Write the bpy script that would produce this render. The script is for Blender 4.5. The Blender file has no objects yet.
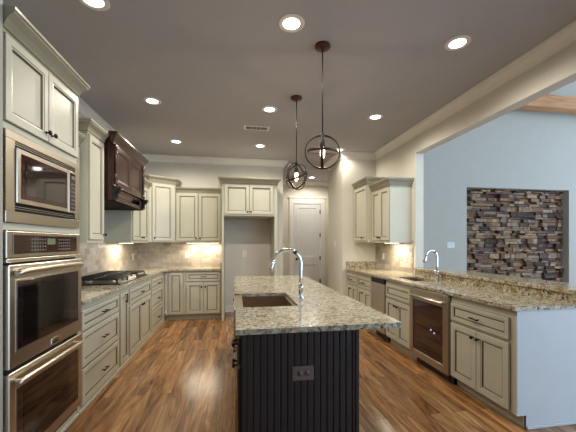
import bpy, bmesh, math, random
from mathutils import Vector, Matrix
random.seed(7)
S = bpy.context.scene
COL = S.collection
PI = math.pi

# ------------------------------------------------------------------ camera
H = 1.385
YAW = math.atan(52.5/312.0)
cam = bpy.data.cameras.new('camera'); camo = bpy.data.objects.new('camera', cam); COL.objects.link(camo)
cam.sensor_width = 36.0; cam.lens = 312.0/576.0*36.0
cam.shift_y = 27.0/576.0
cam.clip_start = 0.05
camo.location = (0, 0, H); camo.rotation_euler = (PI/2, 0, -YAW)
S.camera = camo

# ------------------------------------------------------------------ world, exposure
W = bpy.data.worlds.new('world'); S.world = W; W.use_nodes = True
wb = W.node_tree.nodes['Background']
wb.inputs[0].default_value = (0.58, 0.77, 1.0, 1); wb.inputs[1].default_value = 2.2
S.view_settings.view_transform = 'Standard'; S.view_settings.look = 'None'
S.view_settings.exposure = 0.8
S.view_settings.use_curve_mapping = False
CAN_POWER = 37.0
CAN_COLOR = (1.0, 0.92, 0.80)
UNDER_POWER = 4.3
PENDANT_POWER = 3.0

# ------------------------------------------------------------------ helpers
def lin(r, g, b):
    f = lambda c: ((c/255+0.055)/1.055)**2.4 if c/255 > 0.04045 else c/255/12.92
    return (f(r), f(g), f(b), 1.0)

class MB:
    def __init__(s): s.bm = bmesh.new()
    def box(s, x0, x1, y0, y1, z0, z1, m=0, bev=0.0, seg=1):
        bm = s.bm
        vs = [bm.verts.new(p) for p in ((x0,y0,z0),(x1,y0,z0),(x1,y1,z0),(x0,y1,z0),(x0,y0,z1),(x1,y0,z1),(x1,y1,z1),(x0,y1,z1))]
        fs = [bm.faces.new([vs[i] for i in q]) for q in ((0,3,2,1),(4,5,6,7),(0,1,5,4),(1,2,6,5),(2,3,7,6),(3,0,4,7))]
        for f in fs: f.material_index = m
        if bev > 0:
            es = list({e for f in fs for e in f.edges})
            r = bmesh.ops.bevel(bm, geom=es, offset=bev, segments=seg, affect='EDGES', profile=0.5)
            for f in r['faces']: f.material_index = m
        return s
    def quad(s, pts, m=0):
        f = s.bm.faces.new([s.bm.verts.new(p) for p in pts]); f.material_index = m; return s
    def prism(s, poly, z0, z1, m=0):
        bm = s.bm
        a = [bm.verts.new((x, y, z0)) for x, y in poly]; b = [bm.verts.new((x, y, z1)) for x, y in poly]
        n = len(poly)
        fs = [bm.faces.new(a[::-1]), bm.faces.new(b)]
        for i in range(n): fs.append(bm.faces.new((a[i], a[(i+1)%n], b[(i+1)%n], b[i])))
        for f in fs: f.material_index = m
        return s
    def prism_x(s, poly, x0, x1, m=0):        # poly in (y,z)
        bm = s.bm
        a = [bm.verts.new((x0, y, z)) for y, z in poly]; b = [bm.verts.new((x1, y, z)) for y, z in poly]
        n = len(poly)
        fs = [bm.faces.new(a[::-1]), bm.faces.new(b)]
        for i in range(n): fs.append(bm.faces.new((a[i], a[(i+1)%n], b[(i+1)%n], b[i])))
        for f in fs: f.material_index = m
        return s
    def lathe(s, prof, c=(0,0,0), axis='Z', n=20, m=0, a0=0.0, a1=2*PI, smooth=True):
        # prof: (r, h) along axis; axis 'Z', '-Y' (outward), 'X', '-X'
        bm = s.bm; rings = []
        full = abs(a1-a0-2*PI) < 1e-6
        k = n if full else n+1
        for r, h in prof:
            ring = []
            for i in range(k):
                a = a0+(a1-a0)*i/n
                p, q = r*math.cos(a), r*math.sin(a)
                if axis == 'Z': v = (p, q, h)
                elif axis == '-Y': v = (p, -h, q)
                elif axis == 'X': v = (h, p, q)
                else: v = (-h, q, p)
                ring.append(bm.verts.new((v[0]+c[0], v[1]+c[1], v[2]+c[2])))
            rings.append(ring)
        fs = []
        for j in range(len(rings)-1):
            for i in range(n):
                i2 = (i+1) % k
                fs.append(bm.faces.new((rings[j][i], rings[j][i2], rings[j+1][i2], rings[j+1][i])))
        if full:
            if prof[0][0] > 1e-5: fs.append(bm.faces.new(rings[0][::-1]))
            if prof[-1][0] > 1e-5: fs.append(bm.faces.new(rings[-1]))
        for f in fs: f.material_index = m; f.smooth = smooth
        return s
    def tube(s, path, r, n=10, m=0, caps=True, smooth=True):
        bm = s.bm; P = [Vector(p) for p in path]; rings = []
        R = r if isinstance(r, (list, tuple)) else [r]*len(P)
        t0 = (P[1]-P[0]).normalized()
        up = Vector((0,0,1)) if abs(t0.z) < 0.9 else Vector((1,0,0))
        u = t0.cross(up).normalized()
        for i, p in enumerate(P):
            if i == 0: t = t0
            elif i == len(P)-1: t = (P[i]-P[i-1]).normalized()
            else: t = ((P[i+1]-P[i]).normalized()+(P[i]-P[i-1]).normalized()).normalized()
            u = (u-t*u.dot(t)).normalized(); w = t.cross(u)
            rings.append([bm.verts.new(p+u*R[i]*math.cos(2*PI*k/n)+w*R[i]*math.sin(2*PI*k/n)) for k in range(n)])
        fs = []
        for j in range(len(rings)-1):
            for k in range(n):
                fs.append(bm.faces.new((rings[j][k], rings[j][(k+1)%n], rings[j+1][(k+1)%n], rings[j+1][k])))
        for f in fs: f.smooth = smooth
        if caps: fs += [bm.faces.new(rings[0][::-1]), bm.faces.new(rings[-1])]
        for f in fs: f.material_index = m
        return s
    def sweep(s, path, prof, m=0, mats=None, z=0.0):
        # path (x,y) open polyline; profile (outward offset to the right of travel, z); closed profile
        bm = s.bm; P = [Vector((p[0], p[1])) for p in path]; rings = []
        for i, p in enumerate(P):
            ns = []
            if i > 0: d = (P[i]-P[i-1]).normalized(); ns.append(Vector((d.y, -d.x)))
            if i < len(P)-1: d = (P[i+1]-P[i]).normalized(); ns.append(Vector((d.y, -d.x)))
            if len(ns) == 2:
                b = (ns[0]+ns[1]); b = b/(1+ns[0].dot(ns[1]))
            else: b = ns[0]
            rings.append([bm.verts.new((p.x+b.x*o, p.y+b.y*o, z+h)) for o, h in prof])
        k = len(prof); fs = []
        for j in range(len(rings)-1):
            for i in range(k):
                f = bm.faces.new((rings[j][i], rings[j+1][i], rings[j+1][(i+1)%k], rings[j][(i+1)%k]))
                f.material_index = mats[i] if mats else m; fs.append(f)
        for f in (bm.faces.new(rings[0]), bm.faces.new(rings[-1][::-1])): f.material_index = m
        return s
    def ringband(s, c, R, w, t, rot, n=48, m=0):
        # flat metal hoop: radius R, band width w (along its axis), thickness t
        bm = s.bm; rings = []
        for i in range(n):
            a = 2*PI*i/n
            q = []
            for rr, hh in ((R, -w/2), (R, w/2), (R-t, w/2), (R-t, -w/2)):
                v = rot @ Vector((rr*math.cos(a), rr*math.sin(a), hh))
                q.append(bm.verts.new((v.x+c[0], v.y+c[1], v.z+c[2])))
            rings.append(q)
        for i in range(n):
            A, B = rings[i], rings[(i+1) % n]
            for k in range(4):
                f = bm.faces.new((A[k], B[k], B[(k+1)%4], A[(k+1)%4])); f.material_index = m; f.smooth = True
        return s
    def panel_front(s, x0, x1, z0, z1, y=0.0, t=0.02, rail=0.055, gl=True, flat=0.012, step=True, mm=(0, 1), gk=1.0):
        # cabinet front facing -Y with a frame, a glazed step and a recessed panel; back on plane y
        P, G = mm
        loops = [(0.0, 0.0, P), (0.0, t-0.002, P), (0.002, t, P), (rail-0.008, t, P)]
        if step:
            loops += [(rail-0.008+0.002*gk, t-0.002, G), (rail, t-0.003, P), (rail+0.004, t-0.004, P), (rail+0.004+0.007*gk, t-flat, G), (rail+0.004+0.012*gk, t-flat, G)]
        rings = []
        for ins, d, m in loops:
            rings.append(([s.bm.verts.new(p) for p in ((x0+ins, y-d, z0+ins), (x1-ins, y-d, z0+ins), (x1-ins, y-d, z1-ins), (x0+ins, y-d, z1-ins))], m))
        for j in range(1, len(rings)):
            A, B, m = rings[j-1][0], rings[j][0], rings[j][1]
            for k in range(4):
                f = s.bm.faces.new((A[k], A[(k+1)%4], B[(k+1)%4], B[k])); f.material_index = m
        f = s.bm.faces.new(rings[-1][0]); f.material_index = P
        f = s.bm.faces.new(rings[0][0][::-1]); f.material_index = P
        if gl:     # dark ring on the face frame all round the front
            e = 0.004; yy = y-0.0012
            o = [(x0-e, z0-e), (x1+e, z0-e), (x1+e, z1+e), (x0-e, z1+e)]; i_ = [(x0, z0), (x1, z0), (x1, z1), (x0, z1)]
            for k in range(4):
                a, b, c, d = o[k], o[(k+1)%4], i_[(k+1)%4], i_[k]
                s.quad([(a[0], yy, a[1]), (b[0], yy, b[1]), (c[0], yy, c[1]), (d[0], yy, d[1])], G)
        return s
    def build(s, name, mats, parent=None):
        bmesh.ops.recalc_face_normals(s.bm, faces=s.bm.faces[:])
        me = bpy.data.meshes.new(name); s.bm.to_mesh(me); s.bm.free()
        for m in (mats if isinstance(mats, (list, tuple)) else [mats]): me.materials.append(m)
        o = bpy.data.objects.new(name, me); COL.objects.link(o)
        if parent is not None: o.parent = parent
        return o

def thing(name, label, cat, loc=(0,0,0), rotz=0.0, group=None):
    o = bpy.data.objects.new(name, None); COL.objects.link(o)
    o.empty_display_size = 0.1
    o.location = loc; o.rotation_euler = (0, 0, rotz)
    o['label'] = label; o['category'] = cat
    if group: o['group'] = group
    return o
def tag(o, label, cat, group=None):
    o['label'] = label; o['category'] = cat
    if group: o['group'] = group
    return o
def struct(o): o['kind'] = 'structure'; return o
def dup(root, loc, label, rotz=None):
    r = root.copy(); COL.objects.link(r); r.location = loc; r['label'] = label
    if rotz is not None: r.rotation_euler = (0, 0, rotz)
    for ch in list(root.children):
        c = ch.copy(); COL.objects.link(c); c.parent = r
        for g in list(ch.children):
            d = g.copy(); COL.objects.link(d); d.parent = c
    return r

# ------------------------------------------------------------------ materials
def newmat(name):
    m = bpy.data.materials.new(name); m.use_nodes = True
    nt = m.node_tree; b = nt.nodes['Principled BSDF']
    return m, nt, b
def N(nt, t, **kw):
    n = nt.nodes.new(t)
    for k, v in kw.items():
        if k in n.inputs: n.inputs[k].default_value = v
        else: setattr(n, k, v)
    return n
def ramp(nt, stops, interp='LINEAR'):
    r = nt.nodes.new('ShaderNodeValToRGB'); cr = r.color_ramp; cr.interpolation = interp
    while len(cr.elements) > 1: cr.elements.remove(cr.elements[-1])
    cr.elements[0].position = stops[0][0]; cr.elements[0].color = stops[0][1]
    for p, c in stops[1:]:
        e = cr.elements.new(p); e.color = c
    return r
def mixc(nt, fac, a, b, blend='MIX'):
    n = nt.nodes.new('ShaderNodeMix'); n.data_type = 'RGBA'; n.blend_type = blend
    for sock, v in ((0, fac), (6, a), (7, b)):
        if hasattr(v, 'is_linked') or hasattr(v, 'links'): nt.links.new(v, n.inputs[sock])
        else: n.inputs[sock].default_value = v
    return n.outputs[2]
def plain(name, col, rough=0.5, metal=0.0, noise=0.04, scale=6.0, spec=0.5, bump=0.0, coat=0.0):
    m, nt, b = newmat(name)
    tc = N(nt, 'ShaderNodeTexCoord'); nz = N(nt, 'ShaderNodeTexNoise', Scale=scale, Detail=4.0)
    nt.links.new(tc.outputs['Object'], nz.inputs['Vector'])
    d = tuple(max(0, c*(1-noise*2)) for c in col[:3])+(1,); l = tuple(min(1, c*(1+noise*2)) for c in col[:3])+(1,)
    r = ramp(nt, [(0.3, d), (0.7, l)]); nt.links.new(nz.outputs['Fac'], r.inputs[0])
    nt.links.new(r.outputs[0], b.inputs['Base Color'])
    b.inputs['Roughness'].default_value = rough; b.inputs['Metallic'].default_value = metal
    b.inputs['Specular IOR Level'].default_value = spec
    if coat: b.inputs['Coat Weight'].default_value = coat; b.inputs['Coat Roughness'].default_value = 0.1
    if bump:
        bp = N(nt, 'ShaderNodeBump', Strength=bump, Distance=0.002); nt.links.new(nz.outputs['Fac'], bp.inputs['Height']); nt.links.new(bp.outputs[0], b.inputs['Normal'])
    return m
def emis(name, col, strength):
    m, nt, b = newmat(name)
    b.inputs['Base Color'].default_value = (0.8, 0.8, 0.8, 1)
    b.inputs['Emission Color'].default_value = col; b.inputs['Emission Strength'].default_value = strength
    return m

def wood_floor():
    m, nt, b = newmat('hickory_floor'); L = nt.links.new
    tc = N(nt, 'ShaderNodeTexCoord'); sp = N(nt, 'ShaderNodeSeparateXYZ'); L(tc.outputs['Object'], sp.inputs[0])
    cb = N(nt, 'ShaderNodeCombineXYZ'); L(sp.outputs[1], cb.inputs[0]); L(sp.outputs[0], cb.inputs[1])
    br = N(nt, 'ShaderNodeTexBrick'); br.offset = 0.37; br.offset_frequency = 2
    br.inputs['Scale'].default_value = 1.0; br.inputs['Brick Width'].default_value = 1.15; br.inputs['Row Height'].default_value = 0.118
    br.inputs['Mortar Size'].default_value = 0.0012; br.inputs['Mortar Smooth'].default_value = 0.2
    br.inputs['Color1'].default_value = (0, 0, 0, 1); br.inputs['Color2'].default_value = (1, 1, 1, 1); br.inputs['Mortar'].default_value = (0.4, 0.4, 0.4, 1)
    L(cb.outputs[0], br.inputs['Vector'])
    # per-plank offset of the grain
    off = N(nt, 'ShaderNodeVectorMath', operation='MULTIPLY_ADD')
    L(br.outputs['Color'], off.inputs[0]); off.inputs[1].default_value = (7.3, 3.1, 5.0); L(tc.outputs['Object'], off.inputs[2])
    mp = N(nt, 'ShaderNodeMapping'); mp.inputs['Scale'].default_value = (6.0, 0.75, 1.0); L(off.outputs[0], mp.inputs[0])
    n1 = N(nt, 'ShaderNodeTexNoise', Scale=1.6, Detail=6.0, Roughness=0.62, Distortion=1.6); L(mp.outputs[0], n1.inputs['Vector'])
    mp2 = N(nt, 'ShaderNodeMapping'); mp2.inputs['Scale'].default_value = (60.0, 1.8, 1.0); L(off.outputs[0], mp2.inputs[0])
    n2 = N(nt, 'ShaderNodeTexNoise', Scale=1.0, Detail=4.0, Distortion=1.6); L(mp2.outputs[0], n2.inputs['Vector'])
    r1 = ramp(nt, [(0.24, (0.055, 0.022, 0.010, 1)), (0.38, (0.17, 0.076, 0.028, 1)), (0.50, (0.30, 0.150, 0.060, 1)), (0.64, (0.42, 0.235, 0.104, 1)), (0.8, (0.50, 0.315, 0.16, 1))])
    L(n1.outputs['Fac'], r1.inputs[0])
    r2 = ramp(nt, [(0.34, (0.50, 0.42, 0.36, 1)), (0.46, (0.95, 0.94, 0.92, 1)), (0.62, (1.06, 1.06, 1.06, 1))]); L(n2.outputs['Fac'], r2.inputs[0])
    c = mixc(nt, 0.75, r1.outputs[0], r2.outputs[0], 'MULTIPLY')
    r3 = ramp(nt, [(0.0, (0.62, 0.55, 0.50, 1)), (0.5, (1, 1, 1, 1)), (1.0, (1.25, 1.22, 1.15, 1))]); L(br.outputs['Color'], r3.inputs[0])
    c = mixc(nt, 1.0, c, r3.outputs[0], 'MULTIPLY')
    c = mixc(nt, br.outputs['Fac'], c, (0.03, 0.012, 0.006, 1))
    L(c, b.inputs['Base Color'])
    b.inputs['Roughness'].default_value = 0.21
    bp = N(nt, 'ShaderNodeBump', Strength=0.06, Distance=0.002); L(n1.outputs['Fac'], bp.inputs['Height']); L(bp.outputs[0], b.inputs['Normal'])
    return m

def granite(name, light, mid, gold, dark, dk=0.40, scale=1.0):
    m, nt, b = newmat(name); L = nt.links.new
    tc = N(nt, 'ShaderNodeTexCoord')
    def nz(sc, det=5.0, rough=0.6, dist=0.4, off=0.0):
        mp = N(nt, 'ShaderNodeMapping'); mp.inputs['Location'].default_value = (off, off*1.7, off*0.6); L(tc.outputs['Object'], mp.inputs[0])
        n = N(nt, 'ShaderNodeTexNoise', Scale=sc*scale, Detail=det, Roughness=rough, Distortion=dist); L(mp.outputs[0], n.inputs['Vector']); return n.outputs['Fac']
    r1 = ramp(nt, [(0.36, mid), (0.50, light), (0.62, tuple(min(1, x*1.18) for x in light[:3])+(1,))]); L(nz(34.0), r1.inputs[0])
    rg = ramp(nt, [(0.52, (0,0,0,1)), (0.60, (1,1,1,1))]); L(nz(15.0, dist=1.0, off=3.3), rg.inputs[0])
    c = mixc(nt, rg.outputs[0], r1.outputs[0], gold)
    rd = ramp(nt, [(dk-0.045, (1,1,1,1)), (dk, (0,0,0,1))]); L(nz(48.0, det=3.0, dist=0.8, off=9.1), rd.inputs[0])
    c = mixc(nt, rd.outputs[0], c, dark)
    rw = ramp(nt, [(0.64, (0,0,0,1)), (0.70, (0.8,0.8,0.8,1))]); L(nz(60.0, det=2.0, off=5.9), rw.inputs[0])
    c = mixc(nt, rw.outputs[0], c, (0.80, 0.77, 0.70, 1))
    L(c, b.inputs['Base Color']); b.inputs['Roughness'].default_value = 0.13
    return m

def tiles(name, ax):
    m, nt, b = newmat(name); L = nt.links.new
    tc = N(nt, 'ShaderNodeTexCoord'); sp = N(nt, 'ShaderNodeSeparateXYZ'); L(tc.outputs['Object'], sp.inputs[0])
    cb = N(nt, 'ShaderNodeCombineXYZ'); L(sp.outputs[ax], cb.inputs[0]); L(sp.outputs[2], cb.inputs[1])
    br = N(nt, 'ShaderNodeTexBrick'); br.inputs['Scale'].default_value = 1.0
    br.inputs['Brick Width'].default_value = 0.155; br.inputs['Row Height'].default_value = 0.0775
    br.inputs['Mortar Size'].default_value = 0.003; br.inputs['Mortar Smooth'].default_value = 0.3
    br.inputs['Color1'].default_value = lin(152, 141, 128); br.inputs['Color2'].default_value = lin(190, 181, 167); br.inputs['Mortar'].default_value = lin(176, 168, 154)
    L(cb.outputs[0], br.inputs['Vector'])
    nz = N(nt, 'ShaderNodeTexNoise', Scale=14.0, Detail=6.0, Roughness=0.65); L(tc.outputs['Object'], nz.inputs['Vector'])
    r = ramp(nt, [(0.3, (0.82, 0.80, 0.78, 1)), (0.6, (1.04, 1.04, 1.04, 1))]); L(nz.outputs['Fac'], r.inputs[0])
    c = mixc(nt, 1.0, br.outputs['Color'], r.outputs[0], 'MULTIPLY'); L(c, b.inputs['Base Color'])
    b.inputs['Roughness'].default_value = 0.45
    bp = N(nt, 'ShaderNodeBump', Strength=0.5, Distance=0.003); bp.invert = True; L(br.outputs['Fac'], bp.inputs['Height']); L(bp.outputs[0], b.inputs['Normal'])
    return m

def dark_wood(name, c0, c1, rough=0.28, along=2):
    m, nt, b = newmat(name); L = nt.links.new
    tc = N(nt, 'ShaderNodeTexCoord'); mp = N(nt, 'ShaderNodeMapping'); s = [30.0, 30.0, 30.0]; s[along] = 2.0
    mp.inputs['Scale'].default_value = s; L(tc.outputs['Object'], mp.inputs[0])
    n = N(nt, 'ShaderNodeTexNoise', Scale=1.0, Detail=5.0, Distortion=0.8); L(mp.outputs[0], n.inputs['Vector'])
    r = ramp(nt, [(0.3, c0), (0.7, c1)]); L(n.outputs['Fac'], r.inputs[0]); L(r.outputs[0], b.inputs['Base Color'])
    b.inputs['Roughness'].default_value = rough
    return m

def brushed(name, col, rough, ax=0):
    m, nt, b = newmat(name); L = nt.links.new
    tc = N(nt, 'ShaderNodeTexCoord'); mp = N(nt, 'ShaderNodeMapping'); s = [200.0, 200.0, 200.0]; s[ax] = 3.0
    mp.inputs['Scale'].default_value = s; L(tc.outputs['Object'], mp.inputs[0])
    n = N(nt, 'ShaderNodeTexNoise', Scale=1.0, Detail=2.0); L(mp.outputs[0], n.inputs['Vector'])
    mr = N(nt, 'ShaderNodeMapRange'); mr.inputs[3].default_value = rough*0.8; mr.inputs[4].default_value = rough*1.25
    L(n.outputs['Fac'], mr.inputs[0]); L(mr.outputs[0], b.inputs['Roughness'])
    b.inputs['Base Color'].default_value = col; b.inputs['Metallic'].default_value = 1.0
    return m

PAINT = plain('sage_cream_cabinet_paint', lin(188, 185, 166), 0.36, noise=0.015)
GLAZE = plain('umber_glaze', lin(96, 88, 66), 0.5, noise=0.05)
CAB = [PAINT, GLAZE]
CROWNP = plain('glazed_crown_paint', lin(150, 145, 124), 0.42, noise=0.03)  # crown paint, darker than the cabinet paint
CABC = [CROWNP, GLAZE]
WALL = plain('warm_grey_wall_paint', lin(206, 202, 190), 0.75, noise=0.01)
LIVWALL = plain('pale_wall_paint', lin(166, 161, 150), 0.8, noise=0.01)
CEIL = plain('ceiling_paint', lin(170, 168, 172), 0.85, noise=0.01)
TRIM = plain('trim_paint', lin(220, 217, 210), 0.4, noise=0.01)
DOORP = plain('door_paint', lin(212, 213, 214), 0.4, noise=0.01)
WHITEPANEL = plain('white_end_panel_paint', lin(196, 198, 198), 0.5, noise=0.01)
FLOOR = wood_floor()
GRAN = granite('cream_granite', lin(172, 166, 146), lin(122, 117, 102), lin(142, 124, 94), lin(58, 54, 48), 0.425)
GRANR = granite('golden_granite', lin(176, 167, 145), lin(118, 106, 84), lin(138, 116, 78), lin(44, 40, 34), 0.43)
TILE_Y = tiles('travertine_tile_side', 1); TILE_X = tiles('travertine_tile_back', 0)
ESPRESSO = plain('espresso_paint', lin(48, 41, 40), 0.45, noise=0.08, spec=0.35)
ESPGROOVE = plain('espresso_groove', lin(6, 5, 5), 0.7)
ESP = [ESPRESSO, ESPGROOVE]
HOODW = dark_wood('cherry_stain', lin(34, 12, 8), lin(70, 29, 17), 0.24)
HOODG = plain('dark_stain', lin(16, 7, 5), 0.4)
BRONZE = plain('oil_rubbed_bronze', lin(32, 22, 18), 0.5, metal=0.0, noise=0.1, spec=0.3)
STEEL = brushed('stainless_steel', (0.58, 0.53, 0.44, 1), 0.30, 0)
STEELD = brushed('stainless_steel_trim', (0.48, 0.43, 0.35, 1), 0.34, 0)
STEELS = brushed('satin_steel_front', (0.58, 0.53, 0.45, 1), 0.5, 2)
SINKM = brushed('satin_sink_steel', (0.42, 0.34, 0.26, 1), 0.30, 1)
CHROME = plain('chrome', (0.80, 0.82, 0.85, 1), 0.07, metal=1.0, noise=0.0)
BLACK = plain('black_enamel', lin(16, 15, 15), 0.3)
CANOPY = plain('red_bronze', lin(74, 36, 27), 0.4, metal=0.3)
IRON = plain('cast_iron', lin(26, 24, 23), 0.55, bump=0.3, scale=80)
GLASS_DARK = plain('dark_oven_glass', (0.012, 0.006, 0.005, 1), 0.045, noise=0.0, spec=0.8)
GLASS_BAND = plain('black_glass_band', (0.040, 0.006, 0.005, 1), 0.08, noise=0.0)
BLACKGLASS = plain('black_inner_glass', (0.004, 0.003, 0.003, 1), 0.05, noise=0.0)
OVENRED = plain('oven_glass_border', (0.030, 0.010, 0.006, 1), 0.05, noise=0.0, spec=0.9)
PLATE = plain('ivory_plate', lin(230, 226, 216), 0.35, noise=0.01)
SLOT = plain('outlet_slot', lin(60, 56, 50), 0.5)
MARK = plain('pale_panel_marks', lin(112, 113, 116), 0.5)
DARKGAP = plain('dark_gap', lin(10, 9, 8), 0.8)
LINER = plain('matte_black_liner', lin(14, 12, 11), 0.8, spec=0.2)
LENS = emis('lit_lamp_lens', (1.0, 0.95, 0.86, 1), 5.0)
BULB = emis('lit_filament_bulb', (1.0, 0.80, 0.50, 1), 7.0)
STRIP = emis('lit_strip_lens', (1.0, 0.90, 0.72, 1), 5.0)
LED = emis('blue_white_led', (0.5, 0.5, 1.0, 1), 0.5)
DISPLAY = emis('green_clock_digits', (0.65, 0.8, 0.45, 1), 0.10); DISPLAY.node_tree.nodes['Principled BSDF'].inputs['Base Color'].default_value = (.02, .02, .015, 1)
BEAMW = dark_wood('oak_beam', lin(140, 92, 52), lin(196, 142, 90), 0.6, along=0)
STONES = [plain('ledge_stone_%s' % k, lin(*c), 0.85, noise=0.22, scale=18, bump=0.6) for k, c in
          (('tan', (128, 99, 70)), ('brown', (102, 72, 50)), ('grey', (124, 106, 90)), ('umber', (60, 44, 35)), ('sand', (146, 121, 92)), ('slate', (82, 68, 60)))]
STONEGAP = plain('stone_joint_shadow', lin(30, 25, 22), 0.9)

# ------------------------------------------------------------------ room
CZ = 3.07
XL, XR, YB = -1.87, 2.63, 6.38
YN = -2.2                                  # the room goes on behind the camera as far as here, open to daylight only on the living room side
struct(MB().box(XL-0.12, 9.0, YN, 8.52, -0.06, 0.0).build('floor', FLOOR))
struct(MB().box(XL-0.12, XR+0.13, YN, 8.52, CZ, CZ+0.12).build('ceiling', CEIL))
struct(MB().box(XL-0.12, XL, YN, YB+0.12, 0, CZ).build('wall_left', WALL))
struct(MB().box(XL-0.12, XR+0.13, YN-0.12, YN, 0, 5.3).build('wall_near', WALL))  # unseen, added to keep daylight out of the kitchen
struct(MB().box(XL, -1.238, 1.66, 1.915, 0, CZ).build('wall_left_return', LIVWALL))
struct(MB().box(XL, 0.97, YB, YB+0.12, 0, CZ).build('wall_back', WALL))
struct(MB().box(0.85, 0.97, YB+0.12, 8.40, 0, CZ).build('wall_hall_left', WALL))
DX0, DX1, DZ = 1.566, 2.330, 2.47
struct(MB().box(0.85, DX0, 8.40, 8.52, 0, CZ).box(DX1, 2.70, 8.40, 8.52, 0, CZ).box(DX0, DX1, 8.40, 8.52, DZ, CZ).build('wall_hall_end', WALL))
struct(MB().box(1.965, 2.76, 5.56, 6.45, 0, CZ).box(2.575, 2.70, 6.45, 8.40, 0, CZ).build('wall_pantry', WALL))
# right wall: solid part, header over the wide opening, knee wall under the raised bar
YO = 4.245
struct(MB().box(XR, XR+0.13, YO, 5.56, 0, CZ).box(XR, XR+0.13, YN, YO, 2.72, CZ).box(XR, XR+0.13, 2.013, YO, 0, 0.985).build('wall_right', WALL))
# living room beyond the opening
NX0, NX1, NZ0, NZ1, YV, ND = 4.51, 6.93, 0.30, 2.492, 5.50, 0.20
mb = MB()
mb.box(2.76, NX0, YV, YV+0.3, 0, 5.3).box(NX1, 9.0, YV, YV+0.3, 0, 5.3).box(NX0, NX1, YV, YV+0.3, NZ1, 5.3).box(NX0, NX1, YV, YV+0.3, 0, NZ0)
mb.box(NX0, NX1, YV+ND+0.02, YV+0.3, NZ0, NZ1)
struct(mb.build('wall_far', LIVWALL))
struct(MB().box(XR, XR+0.13, YN, 5.8, CZ+0.12, 5.3).build('wall_right_upper', LIVWALL))
struct(MB().box(XR, 9.0, YN, 5.8, 5.3, 5.42).build('ceiling_living', LIVWALL))
# ledge stone laid in the niche
mb = MB(); mb.box(NX0, NX1, YV+ND, YV+ND+0.02, NZ0, NZ1, 6)
z = NZ0
while z < NZ1-0.01:
    h = min(random.choice((0.04, 0.055, 0.07, 0.085, 0.11)), NZ1-z)
    if NZ1-z-h < 0.02: h = NZ1-z
    x = NX0-random.uniform(0, 0.1)
    while x < NX1:
        w = random.uniform(0.08, 0.30)
        a, c = max(x, NX0+0.002), min(x+w, NX1-0.002)
        if c-a > 0.015:
            d = random.uniform(0.015, 0.12)
            n0 = len(mb.bm.faces)
            mi = random.choices(range(6), (5, 6, 3, 5, 3, 3))[0]
            if h > 0.07 and random.random() < 0.5:
                zz = z+h*random.uniform(0.4, 0.6)
                mb.box(a+.002, c-.002, YV+ND-d, YV+ND, z+.002, zz-.002, mi, bev=.004)
                mb.box(a+.002, c-.002, YV+ND-d*random.uniform(.5, 1.1), YV+ND, zz+.002, z+h-.002, random.randrange(6), bev=.004)
            else:
                mb.box(a+.002, c-.002, YV+ND-d, YV+ND, z+.002, z+h-.002, mi, bev=.005)
        x += w
    z += h
struct(mb.build('wall_niche_stone', STONES+[STONEGAP]))
struct(MB().box(2.78, 9.0, 5.12, 5.32, 4.02, 4.27, bev=0.01).build('ceiling_beam', BEAMW))
# tile
struct(MB().box(XL, XL+0.01, 2.75, YB, 0.914, 1.42).build('wall_left_backsplash', TILE_Y))
struct(MB().box(XL+0.01, -0.245, YB-0.01, YB, 0.914, 1.42).build('wall_back_backsplash', TILE_X))
struct(MB().box(XR-0.01, XR, 4.30, 5.56, 0.914, 1.42).build('wall_right_backsplash', TILE_Y))
# crown and base mouldings
CRP = [(0, -0.115), (0.012, -0.115), (0.014, -0.098), (0.022, -0.090), (0.034, -0.066), (0.058, -0.036), (0.080, -0.026), (0.084, -0.014), (0.098, -0.012), (0.098, 0), (0, 0)]
struct(MB().sweep([(XL, YN), (XL, YB), (0.97, YB), (0.97, 8.40), (2.575, 8.40), (2.575, 6.45), (1.965, 6.45), (1.965, 5.56), (XR, 5.56), (XR, YN)], CRP, z=CZ).build('trim_1', TRIM))
BBP = [(0, 0), (0.024, 0), (0.024, 0.018), (0.014, 0.022), (0.014, 0.118), (0.008, 0.132), (0, 0.132)]
struct(MB().sweep([(-0.20, YB), (0.70, YB)], BBP).build('baseboard_back', TRIM))
struct(MB().sweep([(0.75, YB), (0.97, YB), (0.97, 8.40), (DX0-0.11, 8.40)], BBP).build('baseboard_hall', TRIM))
struct(MB().sweep([(2.575, 8.38), (2.575, 6.45), (1.965, 6.45), (1.965, 5.56)], BBP).build('baseboard_pantry', TRIM))
# hall door
mb = MB()
mb.box(DX0-0.115, DX0, 8.375, 8.40, 0, DZ).box(DX1, DX1+0.115, 8.375, 8.40, 0, DZ)
mb.box(DX0-0.115, DX1+0.115, 8.372, 8.40, DZ, DZ+0.14).box(DX0-0.14, DX1+0.14, 8.355, 8.40, DZ+0.14, DZ+0.175, bev=.005)
struct(mb.build('trim_2', TRIM))
mb = MB()
dx = 0.012
mb.box(DX0+dx, DX1-dx, 8.415, 8.45, 0.01, DZ-0.012)
W_ = DX1-DX0-2*dx
for z0, z1 in ((0.10, 0.90), (0.90, DZ-0.012)):
    mb.panel_front(DX0+dx, DX1-dx, z0, z1, y=8.418, t=0.02, rail=0.115, gl=False, flat=0.014, mm=(0, 0))
mb.box(DX0+dx, DX1-dx, 8.398, 8.42, 0.01, 0.10)
d = mb.build('door_1', DOORP); struct(d)
for z in (0.33, 0.97, 1.60, 2.25):
    MB().box(DX1-0.030, DX1+0.004, 8.386, 8.398, z-0.05, z+0.05, bev=.003).lathe([(0.008, -0.055), (0.008, 0.055)], (DX1-0.010, 8.385, z), n=10).build('hinge', BRONZE, d)
MB().lathe([(0.03, 0), (0.03, .008), (.012, .012), (.012, .035), (.03, .045), (.03, .06), (.018, .072), (0, .074)], (DX0+0.085, 8.398, 0.95), axis='-Y').build('door_knob', BRONZE, d)

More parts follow.
